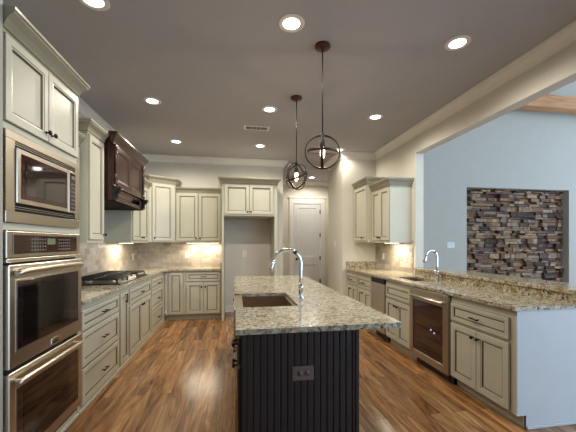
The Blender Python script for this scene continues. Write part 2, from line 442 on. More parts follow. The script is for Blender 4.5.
# ------------------------------------------------------------------ cabinets
def knob(parent, x, z, y=-0.02, mat=None):
    return MB().lathe([(0.009, 0), (0.009, 0.003), (0.0055, 0.006), (0.0055, 0.016), (0.015, 0.021), (0.017, 0.027), (0.012, 0.033), (0, 0.035)], (x, y, z), axis='-Y', n=14).build('knob', mat or BRONZE, parent)
def pull(parent, x, z, y=-0.02, L=0.10, mat=None, vert=False):
    m = MB()
    h = L/2
    f = (lambda t: (x, t)) if False else None
    def pt(t, out): return (x, y-out, z+t) if vert else (x+t, y-out, z)
    m.tube([pt(-h*.72, 0), pt(-h*.72, .026)], .0055, 8); m.tube([pt(h*.72, 0), pt(h*.72, .026)], .0055, 8)
    m.tube([pt(-h, .027), pt(-h*.6, .029), pt(0, .030), pt(h*.6, .029), pt(h, .027)], [.008, .0065, .0055, .0065, .008], 8)
    return m.build('pull', mat or BRONZE, parent)

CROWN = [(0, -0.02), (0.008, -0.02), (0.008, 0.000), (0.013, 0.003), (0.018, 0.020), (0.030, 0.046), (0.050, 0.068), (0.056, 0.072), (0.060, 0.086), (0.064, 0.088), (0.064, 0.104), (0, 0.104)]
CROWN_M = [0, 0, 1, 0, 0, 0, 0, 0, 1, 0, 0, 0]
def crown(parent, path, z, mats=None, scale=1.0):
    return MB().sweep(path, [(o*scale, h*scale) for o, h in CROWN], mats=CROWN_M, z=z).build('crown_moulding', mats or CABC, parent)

def carcass(parent, w, d, z0, z1, mats, top=True, toe=None, t=0.018, name='carcass'):
    m = MB()
    zb = z0
    if toe == 'recess':
        m.box(0.0, w, 0.065, 0.083, 0.0, 0.105, 0); zb = 0.10
        m.box(0, t, 0.083, d, 0, 0.10); m.box(w-t, w, 0.083, d, 0, 0.10)
    elif toe == 'flush':
        m.box(0, w, -0.018, 0, 0.0, 0.030, 0, bev=.004)
    m.box(0, t, 0.02, d, zb, z1); m.box(w-t, w, 0.02, d, zb, z1)
    m.box(t, w-t, d-0.012, d, zb, z1); m.box(t, w-t, 0.02, d-0.012, zb, zb+t)
    if top: m.box(t, w-t, 0.02, d-0.012, z1-t, z1)
    m.box(0, w, 0, 0.02, zb, z1)
    return m.build(name, mats, parent)

def fronts(parent, items, mats=None):
    mats = mats or CAB
    for it in items:
        kind, x0, x1, z0, z1 = it[:5]; hw = it[5:] 
        rail = 0.052 if kind == 'door' else (0.034 if z1-z0 < 0.19 else 0.045)
        if kind == 'slim': rail = 0.045
        nm = 'drawer' if kind == 'drawer' else ('false_drawer' if kind == 'false' else 'door')
        o = MB().panel_front(x0, x1, z0, z1, rail=rail).build(nm, mats, parent)
        for h in hw:
            if h[0] == 'k': knob(o, h[1], h[2])
            elif h[0] == 'p': pull(o, h[1], h[2], L=h[3] if len(h) > 3 else 0.10)
            elif h[0] == 'v': pull(o, h[1], h[2], L=0.10, vert=True)

def cabinet(name, label, cat, loc, rot, w, d, z0, z1, items, toe=None, top=True, group=None, mats=None, crown_path=None, cscale=1.0):
    t = thing(name, label, cat, loc, rot, group)
    carcass(t, w, d, z0, z1, mats or CAB, top=top, toe=toe)
    fronts(t, items, mats)
    if crown_path: crown(t, crown_path, z1, mats, cscale)
    return t
RL, RB, RR = PI/2, 0.0, -PI/2            # faces +X (left run), -Y (back run), -X (right run)

# --- tall oven cabinet on the left
XT = -1.255; TY0, TY1 = 1.922, 2.742; TW = TY1-TY0
t = thing('oven_cabinet', 'tall sage cream cabinet housing the microwave and double oven, two doors on top', 'cabinet', (XT, TY0, 0), RL)
m = MB(); D = 0.612
m.box(0, .02, 0, D, 0, 2.56).box(TW-.02, TW, 0, D, 0, 2.56).box(.02, TW-.02, D-.012, D, 0, 2.56)
m.box(.02, TW-.02, 0, D-.012, 2.02, 2.56).box(.02, TW-.02, 0, D-.012, 1.458, 1.498).box(.02, TW-.02, 0, D-.012, 0.0, 0.062)
m.box(0, TW, -0.020, 0, 0, 0.026, bev=.004)
m.build('carcass', CAB, t)
c = TW/2
fronts(t, [('door', .012, c-.004, 2.062, 2.535, ('k', c-.032, 2.115)), ('door', c+.004, TW-.012, 2.062, 2.535, ('k', c+.032, 2.115))])
crown(t, [(0, 0), (TW, 0), (TW, D)], 2.56, scale=1.12)

# microwave
t = thing('built_in_microwave', 'built-in stainless microwave with trim frame above the double oven', 'microwave', (XT, TY0, 0), RL)
m = MB()
m.box(0.004, TW-0.004, -0.024, -0.001, 1.500, 1.565, bev=.003).box(0.004, TW-0.004, -0.024, -0.001, 1.965, 2.012, bev=.003)
m.box(0.004, 0.075, -0.024, -0.001, 1.566, 1.964).box(TW-0.075, TW-0.004, -0.024, -0.001, 1.566, 1.964)
m.build('trim_frame', STEELD, t)
for zc in (1.952, 1.588):
    v = MB().box(0.07, TW-0.07, -0.014, -0.002, zc-0.020, zc+0.020, 0)
    for k in range(2): v.box(0.072, TW-0.072, -0.020, -0.012, zc-0.008+k*0.012, zc-0.005+k*0.012, 1)
    v.build('vent_grille', [DARKGAP, STEELD], t)
MB().box(.06, TW-.06, 0.0, 0.45, 1.51, 2.0).build('body', BLACK, t)
dr = MB().box(0.078, TW-0.185, -0.034, -0.002, 1.612, 1.928, bev=.004).build('door', STEEL, t)
MB().box(0.115, TW-0.215, -0.037, -0.033, 1.640, 1.900, 0).box(0.140, TW-0.245, -0.0385, -0.036, 1.668, 1.872, 1).build('window', [GLASS_BAND, GLASS_DARK], dr)
cp = MB().box(TW-0.183, TW-0.078, -0.034, -0.002, 1.612, 1.928, bev=.003).build('control_panel', STEEL, t)
MB().box(TW-0.165, TW-0.096, -0.037, -0.033, 1.63, 1.91).build('keypad', GLASS_BAND, cp)
for r in range(7):
    m = MB()
    for k in range(3): m.box(TW-.158+k*.021, TW-.144+k*.021, -.0385, -.0365, 1.645+r*.03, 1.655+r*.03)
    m.build('key_row', MARK, cp)
MB().box(TW-.156, TW-.105, -.0385, -.0365, 1.866, 1.892).build('clock_display', DISPLAY, cp)

# double oven
t = thing('double_wall_oven', 'stainless double wall oven with two dark glass doors below the microwave', 'oven', (XT, TY0, 0), RL)
MB().box(.035, TW-.035, 0.0, 0.55, 0.08, 1.44).build('body', BLACK, t)
cp = MB().box(.004, TW-.004, -.028, -.001, 1.300, 1.452, bev=.004).build('control_panel', STEELD, t)
gp = MB().box(.052, TW-.065, -.032, -.027, 1.322, 1.432, bev=.002).build('glass_panel', OVENRED, cp)
MB().box(.37, .46, -.0335, -.0315, 1.375, 1.415).build('clock_display', DISPLAY, cp)
for xx in [.205+.027*k for k in range(6)]+[.50+.027*k for k in range(6)]:
    m = MB()
    for r in range(4): m.box(xx, xx+.014, -.0335, -.0315, 1.338+r*.022, 1.346+r*.022)
    m.build('touch_keys', MARK, cp)
MB().box(.004, TW-.004, -.030, -.001, 1.276, 1.297, bev=.003).build('vent_strip', STEEL, t)
MB().box(.02, TW-.02, -.004, -.001, 1.264, 1.277).build('shadow_gap', DARKGAP, t)
def oven_door(z0, z1, wz0, wz1, hz):
    d = MB().box(.004, TW-.004, -.040, -.002, z0, z1, bev=.005).build('oven_door', STEEL, t)
    MB().box(.062, TW-.065, -.0435, -.039, wz0, wz1, bev=.002).box(.052, TW-.055, -.0415, -.0385, wz0-.010, wz1+.010, 1, bev=.001).build('window', [GLASS_DARK, STEELD], d)
    MB().box(.115, TW-.20, -.0442, -.0432, wz0+.030, wz1-.035).build('inner_glass', BLACKGLASS, d)
    pts = [(.035, -.060, hz-.010), (.06, -.068, hz-.004)]+[(.10+(TW-.215)*k/8, -.076-.006*math.sin(PI*k/8), hz+.003*math.sin(PI*k/8)) for k in range(9)]+[(TW-.075, -.068, hz-.004), (TW-.055, -.060, hz-.010)]
    h = MB().tube(pts, [.017]*len(pts), 12)
    for xx in (.06, TW-.075): h.tube([(xx, -.038, hz-.004), (xx, -.068, hz-.004)], .015, 10)
    h.build('handle', STEEL, d)
    return d
d = oven_door(.688, 1.262, .782, 1.168, 1.225)
b = MB().box(.392, .480, -.0455, -.0395, .705, .745, bev=.003).build('badge', CHROME, d)
MB().box(.400, .472, -.0468, -.0450, .7105, .7245).box(.400, .472, -.0468, -.0450, .731, .7365).build('badge_lettering', BLACK, b)
MB().box(.012, TW-.012, -.012, -.001, .668, .687).build('shadow_gap', DARKGAP, t)
oven_door(.098, .666, .172, .560, .612)
MB().box(.012, TW-.012, -.012, -.001, .064, .096).build('shadow_gap', DARKGAP, t)

# --- left base run
XF = -1.25
DBL = 0.60
def lb(name, label, cat, y0, y1, items):
    return cabinet(name, label, cat, (XF, y0, 0), RL, y1-y0, DBL, 0.0, 0.883, items, toe='flush', top=False)
w = 3.62-2.745
lb('drawer_cabinet', 'three-drawer sage cream base cabinet right beside the oven cabinet', 'cabinet', 2.745, 3.62,
   [('drawer', .045, w-.02, .668, .825, ('p', w/2+.02, .745)), ('drawer', .045, w-.02, .365, .645, ('p', w/2+.02, .510)), ('drawer', .045, w-.02, .055, .343, ('p', w/2+.02, .20))])
lb('pullout_cabinet', 'narrow pull-out base cabinet with upright pull at the near end of the cooktop', 'cabinet', 3.622, 3.928, [('slim', .03, .276, .055, .825, ('v', .153, .765))])
w = 4.906-3.93
lb('cooktop_cabinet', 'two-door sage cream base cabinet with one wide drawer under the gas cooktop', 'cabinet', 3.93, 4.906,
   [('drawer', .03, w-.03, .655, .825, ('p', w/2, .74)), ('door', .03, w/2-.004, .055, .625, ('k', w/2-.035, .575)), ('door', w/2+.004, w-.03, .055, .625, ('k', w/2+.035, .575))])
w = 5.70-4.908
lb('drawer_cabinet', 'three-drawer sage cream base cabinet next to the far left corner', 'cabinet', 4.908, 5.70,
   [('drawer', .03, w-.05, .668, .825, ('p', w/2, .745)), ('drawer', .03, w-.05, .365, .645, ('p', w/2, .505)), ('drawer', .03, w-.05, .055, .343, ('p', w/2, .20))])
# corner pilaster belongs to the corner cabinet
YF = 5.81
t = thing('corner_base_cabinet', 'blind corner base cabinet with a single slim door in the back left corner', 'cabinet', (-1.85, YF, 0), RB)
m = MB()
m.box(.60, .965, 0, .02, .10, .883).box(0, .965, .55, .562, .1, .883).box(.947, .965, .02, .55, .1, .883).box(.60, .965, .065, .083, 0, .105)
m.box(.60, .612, -.108, 0, 0, .883).box(0, .60, -.106, -.094, .1, .883)
m.build('carcass', CAB, t)
fronts(t, [('slim', .685, .925, .115, .855)])
MB().lathe([(.022, .10), (.022, .16), (.014, .17), (.019, .22), (.021, .45), (.019, .70), (.014, .74), (.022, .76), (.022, .883)], (.634, -.010, 0), n=16).build('turned_post', CAB, t)
w = .64
cabinet('drawer_door_cabinet', 'back wall base cabinet with one drawer over two doors beside the fridge opening', 'cabinet', (-.883, YF, 0), RB, w, .56, 0, .883,
   [('drawer', .02, w-.03, .700, .855, ('p', w/2, .78)), ('door', .02, w/2-.006, .118, .675, ('k', w/2-.035, .60)), ('door', w/2, w-.03, .118, .675, ('k', w/2+.030, .60))], toe='recess', top=False)

# --- left countertop (L) with a little side splash by the fridge panel
CT0, CT1 = 0.884, 0.914
m = MB()
m.prism([(XL+.011, 2.748), (-1.212, 2.748), (-1.212, 5.705), (-1.15, 5.772), (-.243, 5.772), (-.243, YB-.011), (XL+.011, YB-.011)], CT0, CT1)
m.box(-.272, -.243, 5.80, YB-.011, CT1, CT1+.10)
tag(m.build('granite_countertop', GRAN), 'L-shaped cream granite countertop carrying the gas cooktop along the left and back walls', 'countertop')

# --- gas cooktop
t = thing('gas_cooktop', 'black gas cooktop with iron grates and steel knobs on the left countertop', 'cooktop', (-1.278, 3.77, CT1+.0006), RL)
CW, CD = 1.12, .565
MB().box(0, CW, 0, CD, 0, .012, bev=.005).build('tray', BLACK, t)
bpos = [(.19, .14), (.19, .40), (.56, .29), (.93, .14), (.93, .40)]
for i, (bx, by) in enumerate(bpos):
    r = .055 if i == 2 else .042
    b = MB().lathe([(r, .012), (r, .020), (r*.75, .024), (r*.75, .028), (r*.7, .033), (0, .034)], (bx, by, 0), n=20).build('burner', STEEL, t)
    MB().lathe([(r*.68, .033), (r*.68, .040), (0, .042)], (bx, by, 0), n=20).build('burner_cap', IRON, b)
for g in range(3):
    x0, x1 = .018+g*.363, .018+g*.363+.356
    m = MB(); zt0, zt1 = .054, .070; y0, y1 = .035, CD-.02
    if g == 1: y0 = .10
    for xx in (x0, x1-.014): m.box(xx, xx+.014, y0, y1, zt0, zt1, bev=.003)
    for yy in (y0, (y0+y1)/2-.007, y1-.014): m.box(x0, x1, yy, yy+.014, zt0, zt1, bev=.003)
    for k in (.3, .5, .7):
        xx = x0+(x1-x0)*k; m.box(xx-.006, xx+.006, y0, y1, zt0, zt1, bev=.003)
    for xx in (x0, x1-.014):
        for yy in (y0, y1-.014): m.box(xx, xx+.014, yy, yy+.014, .012, zt0)
    m.build('grate', IRON, t)
for k in range(5):
    MB().lathe([(.019, .012), (.019, .018), (.015, .020), (.014, .038), (0, .040)], (.42+.07*k, .055, 0), n=16).build('control_knob', STEEL, t)

# --- left uppers
def lu(name, label, x, y0, y1, z1, items, d, path, cs=1.0):
    return cabinet(name, label, 'cabinet', (x, y0, 0), RL, y1-y0, d, 1.388, z1, items, crown_path=path, cscale=cs)
w = .57
lu('wall_cabinet', 'low wall cabinet mostly hidden between the oven cabinet and the tall wall cabinet', -1.50, 2.745, 3.315, 2.32,
   [('door', .02, w/2-.003, 1.425, 2.30, ('k', w/2-.03, 1.475)), ('door', w/2+.003, w-.02, 1.425, 2.30, ('k', w/2+.03, 1.475))], .365, [(0, 0), (w, 0)])
w = .372
lu('tall_wall_cabinet', 'tall single-door sage cream wall cabinet left of the dark range hood', -1.425, 3.318, 3.690, 2.475,
   [('door', .02, w-.02, 1.420, 2.45, ('k', w-.045, 1.475))], .44, [(0, .44), (0, 0), (w, 0)])
w = .925
lu('wall_cabinet', 'two-door sage cream wall cabinet between the dark range hood and the corner cabinet', -1.50, 4.865, 5.79, 2.33,
   [('door', .035, w/2-.02, 1.425, 2.31, ('k', w/2-.05, 1.475)), ('door', w/2-.012, w-.10, 1.425, 2.31, ('k', w/2+.03, 1.475))], .365, [(0, .365), (0, 0), (w, 0)])
# diagonal corner
A = Vector((-1.488, 5.793)); B = Vector((-1.10, 6.055)); ang = math.atan2(B.y-A.y, B.x-A.x); Lw = (B-A).length
t = thing('corner_wall_cabinet', 'tall angled corner wall cabinet with one door in the back left corner', 'cabinet', (A.x, A.y, 0), ang)
def loc2(p):
    v = Vector(p)-A; return (v.x*math.cos(ang)+v.y*math.sin(ang), -v.x*math.sin(ang)+v.y*math.cos(ang))
poly = [loc2(p) for p in ((-1.866, 5.793), A, B, (-1.10, YB-.011), (-1.866, YB-.011))]
MB().prism(poly, 1.40, 2.47).build('carcass', CAB, t)
fronts(t, [('door', .045, Lw-.045, 1.425, 2.445, ('k', .075, 1.475))])
crown(t, [loc2((-1.866, 5.793)), loc2(A), loc2(B), loc2((-1.10, YB-.011))], 2.47)
w = .845
cabinet('wall_cabinet', 'two-door sage cream wall cabinet on the back wall beside the fridge surround', 'cabinet', (-1.092, 6.06, 0), RB, w, .309, 1.40, 2.335,
   [('door', .015, w/2-.025, 1.425, 2.312, ('k', w/2-.055, 1.475)), ('door', w/2-.013, w-.03, 1.425, 2.312, ('k', w/2+.017, 1.475))], crown_path=[(0, 0), (w, 0)], cscale=.8)

# --- fridge surround
FX0, FX1, FY = -.240, .752, 5.65
w = FX1-FX0; D = YB-FY-.013
t = thing('fridge_surround_cabinet', 'tall surround with a two-door cabinet over the empty fridge opening on the back wall', 'cabinet', (FX0, FY, 0), RB)
m = MB().box(0, .035, 0, D, 0, 2.445).box(w-.05, w, 0, D, 0, 2.445).box(.035, w-.05, 0, D-.012, 1.865, 2.445)
m.box(-.004, .039, -.012, 0, 0, .10, bev=.003)
m.build('carcass', CAB, t)
MB().box(.035, w-.05, -.002, .0, 1.858, 1.872, 1).build('bottom_edge', CAB, t)
fronts(t, [('door', .050, .481, 1.90, 2.428, ('k', .455, 1.945)), ('door', .489, .918, 1.90, 2.428, ('k', .515, 1.945))])
crown(t, [(0, D), (0, 0), (w, 0), (w, D)], 2.445)

# --- range hood
HX, HY0, HY1 = -1.335, 3.722, 4.858
w = HY1-HY0; D = HX-XL-.002
t = thing('range_hood', 'dark cherry wood range hood with carved corbels above the cooktop', 'range hood', (HX, HY0, 0), RL)
hz0, hz1 = 1.875, 2.50
m = MB()
m.box(.03, w-.03, 0.012, .03, hz0, hz1).box(0, .03, .012, D, hz0, hz1+.10).box(w-.03, w, .012, D, hz0, hz1).box(.03, w-.03, D-.02, D, hz0, hz1).box(.03, w-.03, .03, D-.02, hz1-.03, hz1)
m.box(-.004, w+.004, -.004, D, hz0-.012, hz0+.006).build('carcass', [HOODW, HOODG], t)
MB().box(.004, w-.004, .004, D-.004, hz0-.018, hz0-.011).build('filter_liner', LINER, t)
MB().panel_front(.085, w-.085, hz0+.008, 2.005, y=.012, t=.012, rail=.02).build('frieze_panel', [HOODW, HOODG], t)
MB().box(.0, w, -.030, .014, 2.008, 2.030, bev=.006).build('ledge_moulding', HOODW, t)
c = w/2
for x0, x1, kx in ((.085, c-.003, c-.03), (c+.003, w-.085, c+.03)):
    o = MB().panel_front(x0, x1, 2.035, 2.485, y=.012, t=.022, rail=.058, flat=.014, gk=2.2).build('door', [HOODW, HOODG], t)
for xx in (.042, w-.042):
    MB().box(xx-.038, xx+.038, -.006, .012, 2.028, 2.49).build('pilaster', HOODW, t)
    MB().lathe([(.024, 2.03), (.024, 2.06), (.016, 2.07), (.021, 2.10), (.021, 2.13), (.016, 2.14), (.019, 2.18), (.020, 2.30), (.017, 2.40), (.014, 2.41), (.023, 2.43), (.023, 2.49)], (xx, -.012, 0), n=16).build('half_column', HOODW, t)
    m = MB().prism_x([(.012, 1.868), (-.010, 1.868), (-.026, 1.878), (-.030, 1.90), (-.018, 1.92), (-.022, 1.945), (-.050, 1.965), (-.072, 1.985), (-.076, 2.008), (.012, 2.008)], xx-.040, xx+.040)
    for q in (-.018, 0, .018): m.tube([(xx+q, -.028, 1.89), (xx+q, -.022, 1.93), (xx+q, -.048, 1.965), (xx+q, -.076, 1.99)], .009, 8)
    m.build('corbel', [HOODG], t)
crown(t, [(0, .024), (0, 0), (w, 0), (w, D)], 2.50, mats=[HOODW, HOODG], scale=1.0)

# --- right base run (from the far wall toward the camera)
XRF = 2.06; DR = XR-XRF-.001
def rb(name, label, y0, y1, items):
    return cabinet(name, label, 'cabinet', (XRF, y1, 0), RR, y1-y0, DR, 0, .883, items, toe='recess', top=False)
w = .515
rb('drawer_door_cabinet', 'farthest base cabinet of the right run, against the pantry wall', 5.043, 5.558,
   [('drawer', .03, w-.025, .655, .825, ('p', w/2, .74)), ('door', .03, w/2, .125, .625, ('k', w/2-.03, .575)), ('door', w/2+.006, w-.025, .125, .625)])
w = .562
rb('drawer_door_cabinet', 'base cabinet of the right run just beyond the narrow stainless appliance', 4.48, 5.042,
   [('drawer', .025, w-.02, .655, .825, ('p', w/2, .74)), ('door', .025, w/2-.003, .125, .625, ('k', w/2-.03, .575)), ('door', w/2+.003, w-.02, .125, .625)])
w = 4.035-3.392
rb('sink_cabinet', 'base cabinet with a false drawer over two doors below the small prep sink', 3.392, 4.035,
   [('false', .025, w-.025, .660, .825), ('door', .025, w/2-.003, .125, .630, ('k', w/2-.03, .57)), ('door', w/2+.003, w-.025, .125, .630, ('k', w/2+.03, .57))])
w = 2.715-2.012
e = rb('end_base_cabinet', 'base cabinet with one drawer and two doors at the near end of the right counter', 2.012, 2.715,
   [('drawer', .015, w-.045, .650, .815, ('p', w/2-.02, .73)), ('door', .015, w/2-.018, .115, .622, ('k', w/2-.045, .565)), ('door', w/2-.012, w-.045, .115, .622, ('k', w/2+.018, .565))])
m = MB()
m.prism_x([(0, 0)]*0 or [(-.001, .10), (.075, .10), (.075, 0), (.70, 0), (.70, .984), (.58, .984), (.58, .883), (-.001, .883)], 0, .014)
m.box(.014, .026, .075, .70, 0, .022, bev=.003); m.box(.001, .0105, .0735, .0765, 0, .10, 1)
bmesh.ops.transform(m.bm, matrix=Matrix.Translation((XRF, 2.0115, 0)) @ Matrix.Rotation(RR, 4, 'Z'), verts=m.bm.verts[:])
struct(m.build('wall_peninsula_end', [WHITEPANEL, GLAZE]))

# narrow stainless appliance
w = 4.475-4.04
t = thing('trash_compactor', 'narrow stainless built-in appliance between base cabinets on the right run', 'appliance', (XRF, 4.475, 0), RR)
MB().box(.006, w-.006, .0, .52, .10, .878).build('body', BLACK, t)
MB().box(.004, w-.004, -.030, -.001, .115, .800, bev=.005).build('front_panel', STEELS, t)
MB().box(.004, w-.004, -.026, -.001, .806, .876, bev=.004).build('control_strip', BLACK, t)
MB().box(.02, w-.02, .05, .07, 0, .10).build('kick_plate', BLACK, t)

# beverage cooler
w = 3.39-2.717
t = thing('beverage_cooler', 'undercounter beverage cooler with dark glass door in a stainless frame', 'cooler', (XRF, 3.39, 0), RR)
MB().box(.006, w-.006, .0, .55, .09, .878).build('body', BLACK, t)
MB().box(.02, w-.02, .045, .065, 0, .09).build('kick_grille', BLACK, t)
m = MB(); z0, z1 = .10, .872; fr = .075
m.box(.004, fr, -.040, -.002, z0, z1, bev=.004).box(w-fr, w-.004, -.040, -.002, z0, z1, bev=.004)
m.box(fr, w-fr, -.040, -.002, z1-.125, z1, bev=.003).box(fr, w-fr, -.040, -.002, z0, z0+fr, bev=.003)
fd = m.build('door_frame', STEEL, t)
MB().box(fr-.002, w-fr+.002, -.030, -.006, z0+fr-.002, z1-.123).build('glass', OVENRED, fd)
hz = z1-.085
hb = MB().tube([(.05, -.062, hz), (w-.05, -.062, hz)], .013, 12)
for xx in (.09, w-.09): hb.tube([(xx, -.038, hz), (xx, -.062, hz)], .008, 8)
hb.build('handle', STEEL, fd)
for q in (.40, .455): MB().lathe([(.009, .0), (.009, .004), (0, .005)], (q, -.030, .47-.02*(q > .43)), axis='-Y', n=12).build('indicator_light', LED, fd)  # glowing discs standing in for bright reflections in the glass
MB().box(w-.03, w-.004, -.028, -.002, .062, .098).build('hinge_foot', BLACK, t)

# right countertop, raised bar, splashes
SX0, SX1, SY0, SY1 = 2.19, 2.50, 3.55, 4.00
m = MB(); Y0, Y1 = 1.982, 5.558; X0, X1 = 2.022, XR-.002
m.box(X0, X1, Y0, SY0, CT0, CT1).box(X0, X1, SY1, Y1, CT0, CT1).box(X0, SX0, SY0, SY1, CT0, CT1).box(SX1, X1, SY0, SY1, CT0, CT1)
m.box(X0+.01, X1-.012, Y1-.02, Y1, CT1, CT1+.125)
m.box(X1-.014, X1, Y0, YO, CT1, .985)
tag(m.build('granite_countertop', GRANR), 'long granite countertop of the right run with the prep sink, below the raised bar', 'countertop')
tag(MB().box(2.592, 3.0, 1.965, YO-.002, .986, 1.021, bev=.004).build('raised_bar_top', GRANR), 'raised granite bar top on the low wall between kitchen and living room', 'bar top')
# prep sink
t = thing('prep_sink', 'small dark undermount prep sink in the right countertop', 'sink', ((SX0+SX1)/2, (SY0+SY1)/2, CT0))
a, b2 = (SX1-SX0)/2+.012, (SY1-SY0)/2+.012
m = MB(); dp = .17
m.box(-a, -a+.012, -b2, b2, -dp, -.001).box(a-.012, a, -b2, b2, -dp, -.001).box(-a+.012, a-.012, -b2, -b2+.012, -dp, -.001).box(-a+.012, a-.012, b2-.012, b2, -dp, -.001).box(-a+.012, a-.012, -b2+.012, b2-.012, -dp, -dp+.012)
m.build('bowl', SINKM, t)
MB().lathe([(.04, -dp+.012), (.04, -dp+.016), (.02, -dp+.014), (0, -dp+.014)], n=20).build('drain', CHROME, t)

def gooseneck(name, label, x, y, h, reach, rr, rot=0.0, s=1.0):
    t = thing(name, label, 'faucet', (x, y, CT1+.0006), rot)
    MB().lathe([(.030*s, 0), (.030*s, .006), (.021*s, .014), (.021*s, .020), (.019*s, .024), (.018*s, .085*s), (.023*s, .088*s), (.023*s, .105*s), (.018*s, .110*s), (.014*s, .125*s)], n=20).build('base', CHROME, t)
    z1 = h-rr; P = [(0, 0, .11*s), (0, 0, z1*.6), (0, 0, z1)]
    for k in range(1, 15):
        a = PI*k/14*.93; P.append((-rr+rr*math.cos(a), 0, z1+rr*math.sin(a)))
    MB().tube(P, .0150*s, 14).build('gooseneck', CHROME, t)
    e = Vector(P[-1]); d = (Vector(P[-1])-Vector(P[-2])).normalized()
    MB().tube([e-d*.002, e+d*.02, e+d*.06*s, e+d*.085*s, e+d*.088*s], [.016*s, .019*s, .022*s, .024*s, .015*s], 14).build('spray_head', CHROME, t)
    q = Vector(P[6]); q2 = Vector(P[7])
    MB().tube([q, q2], .0175*s, 12).build('collar', BLACK, t)
    MB().tube([(0, -.018*s, .075*s), (0, -.045*s, .078*s)], .010*s, 10).tube([(0, -.045*s, .078*s), (.0, -.062*s, .045*s), (0, -.066*s, .03*s)], [.007*s, .006*s, .005*s], 8).build('lever', CHROME, t)
    return t
gooseneck('pull_down_faucet', 'small chrome gooseneck faucet behind the prep sink on the right counter', 2.555, 3.64, .375, .19, .085, 0.12, 1.0)

# --- right uppers
w = .58
cabinet('tall_wall_cabinet', 'taller single-door wall cabinet against the pantry wall on the right', 'cabinet', (2.195, 5.54, 0), RR, w, XR-2.195-.001, 1.395, 2.385,
   [('door', .03, w-.03, 1.425, 2.36, ('k', w-.17, 1.475))], crown_path=[(0, 0), (w, 0), (w, XR-2.195-.001)])
w = 4.952-4.345
cabinet('wall_cabinet', 'lower two-door wall cabinet with pale side panel beside the wide opening', 'cabinet', (2.277, 4.952, 0), RR, w, XR-2.277-.001, 1.388, 2.255,
   [('door', .02, w/2-.003, 1.425, 2.225, ('k', w/2-.03, 1.475)), ('door', w/2+.003, w-.02, 1.425, 2.225, ('k', w/2+.03, 1.475))], crown_path=[(0, 0), (w, 0), (w, XR-2.277-.001)])

# ------------------------------------------------------------------ island
IX0, IX1, IY0, IY1 = .035, .718, 1.745, 4.40
KY0, KY1, KX1 = 2.30, 2.93, .468                  # sink cut-out
t = thing('kitchen_island', 'dark espresso kitchen island base with beadboard end panel under the cream granite', 'island', (IX0, IY0, 0))
w, L = IX1-IX0, IY1-IY0
m = MB()
m.box(0, .02, .02, L, 0.02, .883).box(w-.02, w, .02, L, 0, .883).box(.02, w-.02, L-.02, L, 0, .883).box(.02, w-.02, .02, L-.02, .08, .10)
# cut the left face away in front of the sink apron
bm = m.bm
m.build('carcass', ESP, t) if False else None
m = MB(); sa, sb = KY0-IY0-.035, KY1-IY0+.035
m.box(0, .02, .02, sa, .0, .883).box(0, .02, sb, L, .0, .883).box(0, .02, sa, sb, .0, .64)
m.box(w-.02, w, .02, L, 0, .883).box(.02, w-.02, L-.02, L, 0, .883).box(.02, w-.02, .02, L-.02, .08, .10)
m.build('carcass', ESP, t)
# beadboard end: vertical boards with V grooves
m = MB(); p = .0386; n = int((w-.05)/p)
m.box(.0, w, .006, .02, 0, .883, 1)
m.box(0, .024, -.006, .006, 0, .883, 0, bev=.002); m.box(w-.022, w, -.006, .006, 0, .883, 0, bev=.002)
xs = .026
while xs < w-.03:
    xe = min(xs+p-.0065, w-.024)
    m.prism([(xs, .006), (xs, .001), (xs+.003, -.001), (xe-.003, -.001), (xe, .001), (xe, .006)], 0.0, .883, 0); xs += p
m.build('beadboard_panel', ESP, t)
m = MB(); m.box(-.002, w+.002, -.016, -.006, 0, .10, bev=.003); m.build('base_board', ESP, t)
# left-side fronts, facing -X: local frame of a child empty is not wanted, so shape them directly
def island_front(name, y0, y1, z0, z1):
    m = MB().panel_front(-y1, -y0, z0, z1, rail=.05 if z1-z0 > .2 else .034)
    bmesh.ops.transform(m.bm, matrix=Matrix.Rotation(-PI/2, 4, 'Z'), verts=m.bm.verts[:])
    return m.build(name, ESP, t)
def island_hw(o, kind, yc, zc, L_=.10):
    m = MB()
    if kind == 'k': m.lathe([(.009, 0), (.009, .003), (.0055, .006), (.0055, .018), (.016, .023), (.018, .029), (.012, .035), (0, .037)], (-.02, yc, zc), axis='-X', n=14)
    else:
        h = L_/2
        m.tube([(-.02, yc-h*.75, zc), (-.048, yc-h*.75, zc)], .0055, 8).tube([(-.02, yc+h*.75, zc), (-.048, yc+h*.75, zc)], .0055, 8)
        m.tube([(-.047, yc-h, zc-.004), (-.052, yc-h*.5, zc), (-.053, yc, zc), (-.052, yc+h*.5, zc), (-.047, yc+h, zc-.004)], [.010, .008, .007, .008, .010], 8)
    m.build('knob' if kind == 'k' else 'pull', BRONZE, o)
o = island_front('drawer', .03, sa-.02, .700, .850); island_hw(o, 'p', .17, .785)
o = island_front('door', .03, .268, .12, .680); island_hw(o, 'k', .235, .62)
o = island_front('door', .274, sa-.02, .12, .680); island_hw(o, 'k', .31, .62)
mid = (sa+sb)/2
o = island_front('door', sa, mid-.003, .12, .625); island_hw(o, 'k', mid-.04, .57)
o = island_front('door', mid+.003, sb, .12, .625); island_hw(o, 'k', mid+.04, .57)
for k in range(2):
    ya = sb+.02+k*.71; yb = ya+.69
    o = island_front('drawer', ya, yb, .700, .850); island_hw(o, 'p', (ya+yb)/2+.05, .785, .13)
    o = island_front('drawer', ya, yb, .41, .68); island_hw(o, 'p', (ya+yb)/2, .56, .13)
    o = island_front('drawer', ya, yb, .12, .39); island_hw(o, 'p', (ya+yb)/2, .27, .13)
# island top
m = MB()
m.prism([(.0, 1.712), (.962, 1.712), (.975, 1.722), (.975, 4.47), (-.012, 4.47), (-.012, KY1), (KX1, KY1), (KX1, KY0), (.0, KY0)], CT0, CT1)
tag(m.build('granite_countertop', GRAN), 'cream speckled granite top of the kitchen island with overhang on the right', 'countertop')
